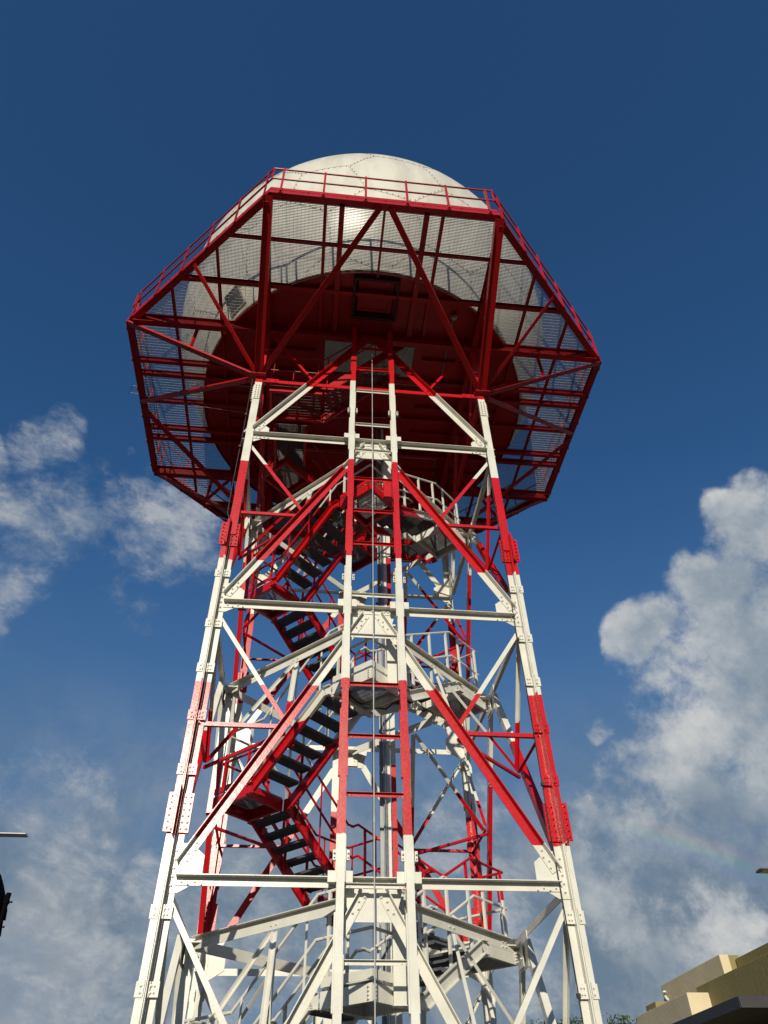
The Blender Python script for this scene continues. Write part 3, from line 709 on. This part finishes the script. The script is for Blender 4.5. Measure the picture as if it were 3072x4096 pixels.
h = MB(); rail_line(h, [a0 + Y1*-2.42 + Z*.1, a1 + Y1*-2.42 + Z*.1], .016); rail_line(h, [a0 + Y1*-1.48 + Z*.1, a1 + Y1*-1.48 + Z*.1], .016)
for f in (.05, .35, .65, .95):
    for y in (-2.42, -1.48): h.tube([a0.lerp(a1, f) + Y1*y - Z*.05, a0.lerp(a1, f) + Y1*y + Z*1.18], .013, 6)
h.build('handrail', MR, fl)

# ================================================================== HOIST LADDER on the front face
HL = empty('hoist_ladder', (0, 0, 0), TW)
for sx in (-1, 1):
    m = MB(); x = sx*.425 + .008
    m.box((x - .048, -2.78, 0.0), (x + .048, -2.67, 16.62))
    z = 0.35
    while z < 16.2:
        m.box((x - .066, -2.765, z), (x - .049, -2.70, z + .98)); m.box((x + .049, -2.765, z), (x + .060, -2.70, z + .55)); z += 1.31
    for i in (0, 1, 2, 3):
        zc = (4.62, 8.97, 13.38, .9)[i]
        for s2 in (-1, 1):
            m.box((x + s2*.085 - .018, -2.79, zc - .10), (x + s2*.085 + .018, -2.74, zc + .02))
            m.bolt((x + s2*.085, -2.79, zc - .02), (0, -1, 0), .014, .02); m.bolt((x + s2*.085, -2.79, zc - .07), (0, -1, 0), .011, .015)
    for zz in LV[1:]:
        for s2 in (-1, 1): m.box((x + s2*.108 - .045, -2.70, zz - .035), (x + s2*.108 + .045, -2.625, zz + .095))
        m.box((x - .03, -2.67, zz - .04), (x + .03, -2.62, zz + .08))
    m.build('guide_rail', MB_, HL)
for z in (.25, 1.05, 1.86, 2.66, 3.465, 4.268, 5.38, 6.196, 7.015, 7.865, 8.657, 9.779, 10.568, 11.404, 12.224, 13.026, 14.166, 14.99, 15.8):
    m = MB(); m.angle((-.37, -2.665, z + .02), (.385, -2.665, z + .02), -Z, -Y1, .05, .045, .006)
    for x in (-.345, -.30, .315, .36): m.bolt((x, -2.671, z - .012), (0, -1, 0), .009, .008)
    m.build('rung', MB_, HL)
m = MB(); m.tube([(0, -2.72, 0), (0, -2.72, 15.6)], .0085, 8)
for z in [1.2 + 1.9*i for i in range(8)]: m.tube([(0, -2.72, z), (0, -2.72, z + .09)], .0115, 8)
m.build('steel_cable', plain('bright_zinc', (.52, .52, .50), .4, .2), HL)
# ================================================================== CABLE RISER in the stair well
CR = empty('cable_riser', (0, 0, 0), TW)
m = MB(); m.channel((.43, .12, .1), (.43, .12, 16.4), X1, Y1, .10, .06); cc_ = m.build('cable_tray', plain('tray_grey', (.26, .265, .27), .5, .3, .2), CR)
m = MB(); m.angle((.585, .12, .1), (.585, .12, 16.4), X1, Y1, .085, .085, .008)
for z in [1 + 1.6*i for i in range(9)]: m.box((.34, .20, z), (.67, .215, z + .05))
m.build('riser_post', MB_, CR)
m = MB(); m.box((.505, .10, .1), (.565, .16, 16.3)); m.build('white_duct', paint('white_paint', 'white'), CR)
for x, r in ((.455, .016), (.492, .012)):
    m = MB(); m.tube([(x, .085, .1), (x, .085, 16.3)], r, 8)
    for z in [1.4 + 2.9*i for i in range(5)]: m.tube([(x, .085, z), (x, .085, z + .10)], r*1.45, 8)
    m.build('conduit', MG, CR)
for x, y in ((.27, -.1), (.245, .02)):
    m = MB(); m.tube([(x, y, .1), (x, y, 16.3)], .0045, 5); m.build('thin_cable', MK, CR)
# lightning cables down two front legs and a cable loop under the front landing
for sx, off in ((1, -.125), (-1, -.11)):
    m = MB(); pts = []; x = sx*HW
    z = .1
    while z < 14.9:
        pts.append(V((x + (off if sx > 0 else .03 if z < 10 else off) + .006*math.sin(z*2.1), -2.5 - (.05 if sx > 0 else .03), z))); z += .45
    m.tube(pts, .0075, 6)
    for z in ((3.15, 5.62, 8.0, 11.0) if sx > 0 else (12.2, 13.2)):
        m.box((x + off - .02, -2.575, z), (x + off + .02, -2.53, z + .045))
    m.build('lightning_cable', MK, TW)
m = MB(); pts = [V((-.3, -1.75, 7.36)), V((-.18, -1.8, 7.2)), V((-.02, -1.85, 7.1)), V((.12, -1.85, 7.08)), V((.3, -1.7, 7.15)), V((.42, -1.6, 7.3)), V((.5, -1.5, 7.36))]
m.tube(pts, .016, 8); m.box((-.42, -1.82, 7.30), (-.28, -1.68, 7.38)); m.build('cable_loop', MK, TW)
# ================================================================== RADOME
RD = 5.25; RZ = 19.82
m_, t_, b_ = new_mat('radome_fibreglass'); L_ = t_.links
g_ = nn(t_, 'ShaderNodeTexCoord'); n_ = nn(t_, 'ShaderNodeTexNoise'); n_.inputs['Scale'].default_value = 1.6; n_.inputs['Detail'].default_value = 8
mp_ = nn(t_, 'ShaderNodeMapping'); mp_.inputs['Scale'].default_value = (1.6, 1.6, .35); L_.new(g_.outputs['Object'], mp_.inputs[0]); L_.new(mp_.outputs[0], n_.inputs['Vector'])
rg_ = nn(t_, 'ShaderNodeValToRGB'); L_.new(n_.outputs['Fac'], rg_.inputs[0]); rg_.color_ramp.elements[0].position = .38; rg_.color_ramp.elements[0].color = (.66, .63, .53, 1); rg_.color_ramp.elements[1].position = .6; rg_.color_ramp.elements[1].color = (.80, .77, .66, 1)
L_.new(rg_.outputs[0], b_.inputs['Base Color']); b_.inputs['Roughness'].default_value = .33; b_.inputs['Specular IOR Level'].default_value = .5
tr_ = nn(t_, 'ShaderNodeBsdfTranslucent'); tr_.inputs[0].default_value = (.8, .72, .6, 1)
mx_ = nn(t_, 'ShaderNodeMixShader'); mx_.inputs[0].default_value = .05
out_ = t_.nodes['Material Output']; L_.new(b_.outputs[0], mx_.inputs[1]); L_.new(tr_.outputs[0], mx_.inputs[2]); L_.new(mx_.outputs[0], out_.inputs[0])
MRD = m_
MSEAM = plain('seam_sealant', (.36, .34, .28), .6, 0, .1)
# own geodesic sphere, frequency 3
ph = (1 + 5**.5)/2
iv = [V(p).normalized() for p in ((-1, ph, 0), (1, ph, 0), (-1, -ph, 0), (1, -ph, 0), (0, -1, ph), (0, 1, ph), (0, -1, -ph), (0, 1, -ph), (ph, 0, -1), (ph, 0, 1), (-ph, 0, -1), (-ph, 0, 1))]
ifc = [(0, 11, 5), (0, 5, 1), (0, 1, 7), (0, 7, 10), (0, 10, 11), (1, 5, 9), (5, 11, 4), (11, 10, 2), (10, 7, 6), (7, 1, 8), (3, 9, 4), (3, 4, 2), (3, 2, 6), (3, 6, 8), (3, 8, 9), (4, 9, 5), (2, 4, 11), (6, 2, 10), (8, 6, 7), (9, 8, 1)]
gv = {}; gt = []
def gkey(p): return (round(p.x, 4), round(p.y, 4), round(p.z, 4))
F3 = 3
for a, b, c in ifc:
    A, B, C = iv[a], iv[b], iv[c]; grid = {}
    for i in range(F3 + 1):
        for j in range(F3 + 1 - i):
            p = (A*(F3 - i - j) + B*i + C*j).normalized(); k = gkey(p); gv.setdefault(k, p); grid[i, j] = k
    for i in range(F3):
        for j in range(F3 - i):
            gt.append((grid[i, j], grid[i+1, j], grid[i, j+1]))
            if i + j < F3 - 1: gt.append((grid[i+1, j], grid[i+1, j+1], grid[i, j+1]))
cent = [((gv[a] + gv[b] + gv[c])/3).normalized() for a, b, c in gt]
em = {}
for i, t in enumerate(gt):
    for a, b in ((t[0], t[1]), (t[1], t[2]), (t[2], t[0])): em.setdefault(tuple(sorted((a, b))), []).append(i)
vt = {}
for i, t in enumerate(gt):
    for a in t: vt.setdefault(a, []).append(i)
# turn it so that one hexagon faces the viewer as in the photograph
hexk = [k for k in vt if len(vt[k]) == 6][0]
hc = gv[hexk]; hv = cent[vt[hexk][0]]
tc_ = V((.072, -.997, -.015)).normalized(); tv_ = V((-.144, -.989, .016)).normalized()
def basis(c, v):
    c = c.normalized(); x = (v - c*v.dot(c)).normalized(); return Matrix((c, x, c.cross(x))).transposed()
ROT = basis(tc_, tv_) @ basis(hc, hv).transposed()
RDM = empty('radome', (0, 0, RZ)); tag(RDM, 'large cream white spherical radome with bolted panels on top of the tower platform', 'radome')
bm = bmesh.new(); bmesh.ops.create_icosphere(bm, subdivisions=6, radius=RD)
zcut = 16.68 - RZ
bmesh.ops.bisect_plane(bm, geom=bm.verts[:] + bm.edges[:] + bm.faces[:], plane_co=(0, 0, zcut), plane_no=(0, 0, -1), clear_outer=True)
for f in bm.faces: f.smooth = True
me = bpy.data.meshes.new('shell'); bm.to_mesh(me); bm.free(); me.materials.append(MRD)
o = bpy.data.objects.new('shell', me); COL.objects.link(o); o.parent = RDM
m = MB(); bo = MB()
for (ka, kb), tt in em.items():
    if len(tt) != 2: continue
    a = (ROT @ cent[tt[0]]).normalized(); b = (ROT @ cent[tt[1]]).normalized()
    n = 8; prev = None
    for i in range(n + 1):
        p = a.lerp(b, i/n).normalized()
        if prev is not None and min(p.z, prev.z)*RD > zcut + .03:
            mid = (p + prev).normalized(); d = (p - prev).normalized(); s = mid.cross(d)
            for o_ in (-.032,):
                m.sweep(prev*(RD - .004) + s*(o_), p*(RD - .004) + s*(o_), s, mid, [(-.004, 0), (.004, 0), (.004, .008), (-.004, .008)])
            q = prev.lerp(p, .5).normalized()
            bo.bolt(q*(RD - .002), q, .0135, .009)
        prev = p
m.build('panel_seams', MSEAM, RDM); bo.build('seam_bolts', plain('bolt_dark', (.11, .10, .09), .5, .3), RDM)
# diamond louvre in the lower left of the shell
wp = [V((-.621, -.609, -.494)), V((-.581, -.578, -.573)), V((-.636, -.512, -.578)), V((-.673, -.544, -.501))]
wc = (wp[0] + wp[1] + wp[2] + wp[3])/4
m = MB(); nrm = wc.normalized()
X_ = (wp[1] - wp[3]); X_ = (X_ - nrm*X_.dot(nrm)).normalized(); Y_ = nrm.cross(X_)
def pl(ps, z0, z1, mm): mm.sweep(nrm*z0, nrm*z1, X_, Y_, ps)
pp = [((w - wc).dot(X_)*RD + wc.dot(X_)*RD, (w - wc).dot(Y_)*RD + wc.dot(Y_)*RD) for w in wp]
pl([(x*1.18, y*1.18) for x, y in pp], RD - .05, RD + .02, m); vf = m.build('vent_frame', MSEAM, RDM)
m = MB(); pl(pp, RD - .04, RD + .03, m); m.build('vent_panel', plain('vent_dark', (.09, .09, .085), .5, .2), RDM)
m = MB(); rp = ringpts(RC - .02, 72)
for i in range(72):
    a, b = rp[i], rp[(i+1) % 72]; m.sweep((*a, 16.65 - RZ), (*b, 16.65 - RZ), V((a[0]+b[0], a[1]+b[1], 0)).normalized(), Z, [(-.06, 0), (.05, 0), (.05, .07), (-.06, .07)])
m.build('base_ring', MRD, RDM)

# ================================================================== GROUND
gm = plain('concrete_ground', (.05, .047, .043), .9, 0, .35, .6, .004, 30)
m = MB(); m.v = [V((-1500, -1500, 0)), V((1500, -1500, 0)), V((1500, 1500, 0)), V((-1500, 1500, 0))]; m.f = [(0, 1, 2, 3)]
tag(m.build('ground', gm), kind='structure')

# ================================================================== BUILDING on the right
def stucco(name, c):
    m, t, b = new_mat(name); L = t.links
    tcn = nn(t, 'ShaderNodeTexCoord'); mpn = nn(t, 'ShaderNodeMapping'); L.new(tcn.outputs['Object'], mpn.inputs[0]); mpn.inputs['Scale'].default_value = (1, 1, .28)
    n1 = nn(t, 'ShaderNodeTexNoise'); n1.inputs['Scale'].default_value = 26; n1.inputs['Detail'].default_value = 5; n1.inputs['Roughness'].default_value = .6; L.new(mpn.outputs[0], n1.inputs['Vector'])
    n2 = nn(t, 'ShaderNodeTexNoise'); n2.inputs['Scale'].default_value = 1.3; n2.inputs['Detail'].default_value = 6; L.new(tcn.outputs['Object'], n2.inputs['Vector'])
    mp = nn(t, 'ShaderNodeMapRange'); L.new(n2.outputs['Fac'], mp.inputs[0]); mp.inputs[1].default_value = .3; mp.inputs[2].default_value = .7; mp.inputs[3].default_value = .86; mp.inputs[4].default_value = 1.0
    rg = nn(t, 'ShaderNodeRGB'); rg.outputs[0].default_value = (*c, 1)
    ml = nn(t, 'ShaderNodeVectorMath', operation='SCALE'); L.new(rg.outputs[0], ml.inputs[0]); L.new(mp.outputs[0], ml.inputs['Scale']); L.new(ml.outputs[0], b.inputs['Base Color'])
    bp = nn(t, 'ShaderNodeBump'); bp.inputs['Strength'].default_value = 1.0; bp.inputs['Distance'].default_value = .012; L.new(n1.outputs['Fac'], bp.inputs['Height']); L.new(bp.outputs[0], b.inputs['Normal'])
    b.inputs['Roughness'].default_value = .85; return m
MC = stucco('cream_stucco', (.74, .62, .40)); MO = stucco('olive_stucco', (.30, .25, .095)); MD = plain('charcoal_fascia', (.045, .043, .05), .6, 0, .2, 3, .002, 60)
BD = empty('building', (8.0, 6.0, 0)); tag(BD, 'olive and cream stucco building with stepped parapets and charcoal canopy at lower right', 'building')
def bb(name, lo, hi, mat, bev=.012):
    m = MB(); m.box([lo[i] - (8.0, 6.0, 0)[i] for i in range(3)], [hi[i] - (8.0, 6.0, 0)[i] for i in range(3)])
    o = m.build(name, mat, BD)
    bv = o.modifiers.new('edge', 'BEVEL'); bv.width = bev; bv.segments = 2
    return o
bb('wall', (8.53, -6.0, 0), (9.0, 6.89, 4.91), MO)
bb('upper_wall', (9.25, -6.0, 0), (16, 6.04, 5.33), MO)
bb('parapet', (8.89, 6.05, 3.0), (9.11, 9.57, 5.42), MC)
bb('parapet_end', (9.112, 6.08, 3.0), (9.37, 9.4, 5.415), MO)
bb('parapet', (8.0, 6.33, 3.95), (8.527, 9.47, 4.722), MC)
bb('wing_wall', (8.003, 6.34, 0), (8.52, 9.45, 3.947), MC)
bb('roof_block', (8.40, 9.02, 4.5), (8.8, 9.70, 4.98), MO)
bb('canopy', (7.08, 2.50, 3.83), (8.527, 12.0, 4.02), MD, .01)
bb('canopy_return', (7.083, 2.46, 3.835), (12.5, 2.498, 4.018), MD, .01)
bb('canopy_roof', (8.53, 2.50, 3.84), (12.5, 6.3, 4.01), MD, .01)
# wall lamp on the parapet
WL = empty('wall_lamp', (8.89, 9.29, 5.13)); tag(WL, 'small white shell shaped lamp fixed to the grey parapet side', 'lamp')
m = MB(); m.tube([(-.02, .0, -.07), (-.05, .01, .0), (-.06, .01, .06)], .028, 10); m.tube([(0, .0, -.07), (-.03, .0, -.07)], .035, 10); m.build('lamp_arm', paint('lamp_white', (.8, .8, .78)), WL)
bm = bmesh.new(); bmesh.ops.create_uvsphere(bm, u_segments=16, v_segments=10, radius=.055); bmesh.ops.scale(bm, vec=(1, 1, .8), verts=bm.verts)
bmesh.ops.bisect_plane(bm, geom=bm.verts[:] + bm.edges[:] + bm.faces[:], plane_co=(0, 0, -.01), plane_no=(0, 0, -1), clear_outer=True)
for f in bm.faces: f.smooth = True
me = bpy.data.meshes.new('lamp_shade'); bm.to_mesh(me); bm.free(); me.materials.append(bpy.data.materials['lamp_white'])
o = bpy.data.objects.new('lamp_shade', me); COL.objects.link(o); o.parent = WL; o.location = (-.09, -.08, .08)
sm = o.modifiers.new('t', 'SOLIDIFY'); sm.thickness = .006

# ================================================================== STREET LAMPS
def street_lamp(x, y, z, dirx, ln, label, hcol):
    t = empty('street_lamp', (x + dirx*ln*1.9, y, 0)); tag(t, label, 'street lamp', 'street lamps at the photo edges')
    lx = -dirx*ln*1.9
    m = MB(); n = 12
    k = len(m.v)
    for zz, r in ((0, .09), (z - .3, .05)):
        for i in range(n): m.v.append(V((r*math.cos(2*math.pi*i/n), r*math.sin(2*math.pi*i/n), zz)))
    for i in range(n): m.f.append((i, (i+1) % n, n + (i+1) % n, n + i))
    m.f.append(tuple(range(n, 2*n)))
    m.build('pole', MG, t)
    m = MB(); m.tube([(0, 0, z - .4), (0, 0, z - .05), (lx*.25, 0, z + .02), (lx*.55, 0, z + .03)], .03, 10); m.build('arm', MG, t)
    m = MB(); a = V((lx*.5, 0, z + .03)); b = V((lx, 0, z + .03))
    d = (b - a).normalized(); Yv = V((0, 1, 0)); Nv = d.cross(Yv); Nv = Nv if Nv.z > 0 else -Nv
    m.sweep(a, b, Yv, Nv, [(-.13, 0), (.13, 0), (.115, .025), (.06, .038), (-.06, .038), (-.115, .025)]); hd = m.build('lamp_head', plain('lamp_housing', hcol, .4, .1), t)
    m = MB(); m.sweep(a + d*.08 - Nv*.006, b - d*.05 - Nv*.006, Yv, Nv, [(-.10, 0), (.10, 0), (.10, .005), (-.10, .005)]); m.build('lamp_lens', plain('lens_white', (.8, .78, .7), .3), hd)
street_lamp(-7.67, 7.02, 8.0, -1, .75, 'flat grey street lamp head reaching in from the left edge', (.85, .83, .74))
street_lamp(8.12, 2.15, 6.0, 1, .6, 'brown street lamp head reaching in from the right edge above the building', (.12, .10, .08))

# ================================================================== DARK EQUIPMENT at the left edge
EQ = empty('equipment_stand', (-7.05, 4.3, 0)); tag(EQ, 'black curved hood clamped to a black tubular post at the left edge', 'equipment')
MKB = plain('black_steel', (.004, .004, .005), 1.0, .0, .2); MKB.node_tree.nodes['Principled BSDF'].inputs['Specular IOR Level'].default_value = .05
m = MB(); m.tube([(.36, 0, 0), (.36, 0, 6.0)], .05, 16); m.tube([(.36, 0, 0), (.36, 0, 4.9)], .065, 16); m.build('tube_post', MKB, EQ)
m = MB()
for z_ in (5.40, 5.84):
    m.tube([(.36, 0, z_ - .03), (.36, 0, z_ + .03)], .064, 16); m.tube([(.36, 0, z_), (.455, 0, z_ - .005)], .012, 8); m.tube([(.45, 0, z_ - .012), (.475, 0, z_ + .01)], .018, 8)
m.build('clamp', MKB, EQ)
m = MB(); pr = [V((x + 7.05, 0, z)) for x, z in ((-8.2, 7.2), (-7.7, 6.98), (-7.3, 6.68), (-7.08, 6.42), (-6.97, 6.24), (-6.88, 6.07), (-6.80, 5.92), (-6.745, 5.78), (-6.72, 5.60))]
for i in range(len(pr) - 1):
    a, b = pr[i], pr[i+1]; d = (b - a).normalized(); n = V((-d.z, 0, d.x)); n = n if n.x < 0 else -n; m.sweep(a - V((0, -.12, 0)), b - V((0, -.12, 0)), (0, 1, 0), n, [(-.25, 0), (.25, 0), (.25, .03), (-.25, .03)])
k_ = [(p.x - .015, p.z - .03) for p in pr] + [(.36, 5.3), (-1.2, 5.2)]
m.sweep((0, .02, 0), (0, .3, 0), (1, 0, 0), (0, 0, 1), k_)
m.tube([(-.9, .1, 5.7), (.34, .1, 5.95)], .02, 8); m.tube([(-.7, .1, 6.9), (.1, .1, 5.5), (.3, .1, 5.1)], .025, 8); m.tube([(-.9, .1, 5.2), (.34, .1, 5.45)], .02, 8)
m.build('curved_hood', MKB, EQ)

# ================================================================== TREES behind
def leafmat():
    m, t, b = new_mat('foliage'); L = t.links
    o = nn(t, 'ShaderNodeNewGeometry'); n = nn(t, 'ShaderNodeTexNoise'); n.inputs['Scale'].default_value = 2.3; L.new(o.outputs['Position'], n.inputs['Vector'])
    r = nn(t, 'ShaderNodeValToRGB'); L.new(n.outputs['Fac'], r.inputs[0]); r.color_ramp.elements[0].position = .35; r.color_ramp.elements[0].color = (.025, .05, .012, 1); r.color_ramp.elements[1].position = .65; r.color_ramp.elements[1].color = (.07, .12, .03, 1)
    L.new(r.outputs[0], b.inputs['Base Color']); b.inputs['Roughness'].default_value = .6; return m
ML = leafmat(); MBK = plain('bark', (.10, .075, .05), .9, 0, .3, 8, .01, 20)
def tree(x, y, H, Rr, label, seed):
    rn = random.Random(seed); t = empty('tree', (x, y, 0)); tag(t, label, 'tree', 'trees behind the building')
    m = MB(); m.tube([(0, 0, 0), (.05, .02, H*.3), (.02, .0, H*.55)], .22, 10); limbs = []
    for i in range(9):
        a = rn.uniform(0, 6.28); r = Rr*rn.uniform(.45, .85); z = H*rn.uniform(.6, .93); e = V((r*math.cos(a), r*math.sin(a), z)); limbs.append(e)
        m.tube([(0, 0, H*.4), e*.5 + V((0, 0, H*.25)), e], .06, 6)
    m.build('trunk', MBK, t)
    m = MB()
    for i in range(60):
        c = rn.choice(limbs) + V((rn.gauss(0, Rr*.3), rn.gauss(0, Rr*.3), rn.gauss(0, H*.06)))
        c.z = min(c.z, H - .25)
        for j in range(110):
            p = c + V((rn.gauss(0, .38), rn.gauss(0, .38), rn.gauss(0, .26)))
            if p.z > H + .15: continue
            a = V((rn.gauss(0, 1), rn.gauss(0, 1), rn.gauss(0, 1))).normalized(); b = a.orthogonal().normalized(); s = rn.uniform(.06, .15)
            k = len(m.v); m.v += [p + a*s, p + b*s*.5, p - a*s, p - b*s*.5]; m.f.append((k, k+1, k+2, k+3))
    me = bpy.data.meshes.new('crown'); me.from_pydata([tuple(v) for v in m.v], [], m.f); me.materials.append(ML)
    o = bpy.data.objects.new('crown', me); COL.objects.link(o); o.parent = t
tree(15.4, 30, 7.8, 2.6, 'dark green tree rising just left of the stucco building', 3)
tree(12.3, 31.5, 7.55, 1.3, 'small dark green tree top beside the right tower leg', 5)
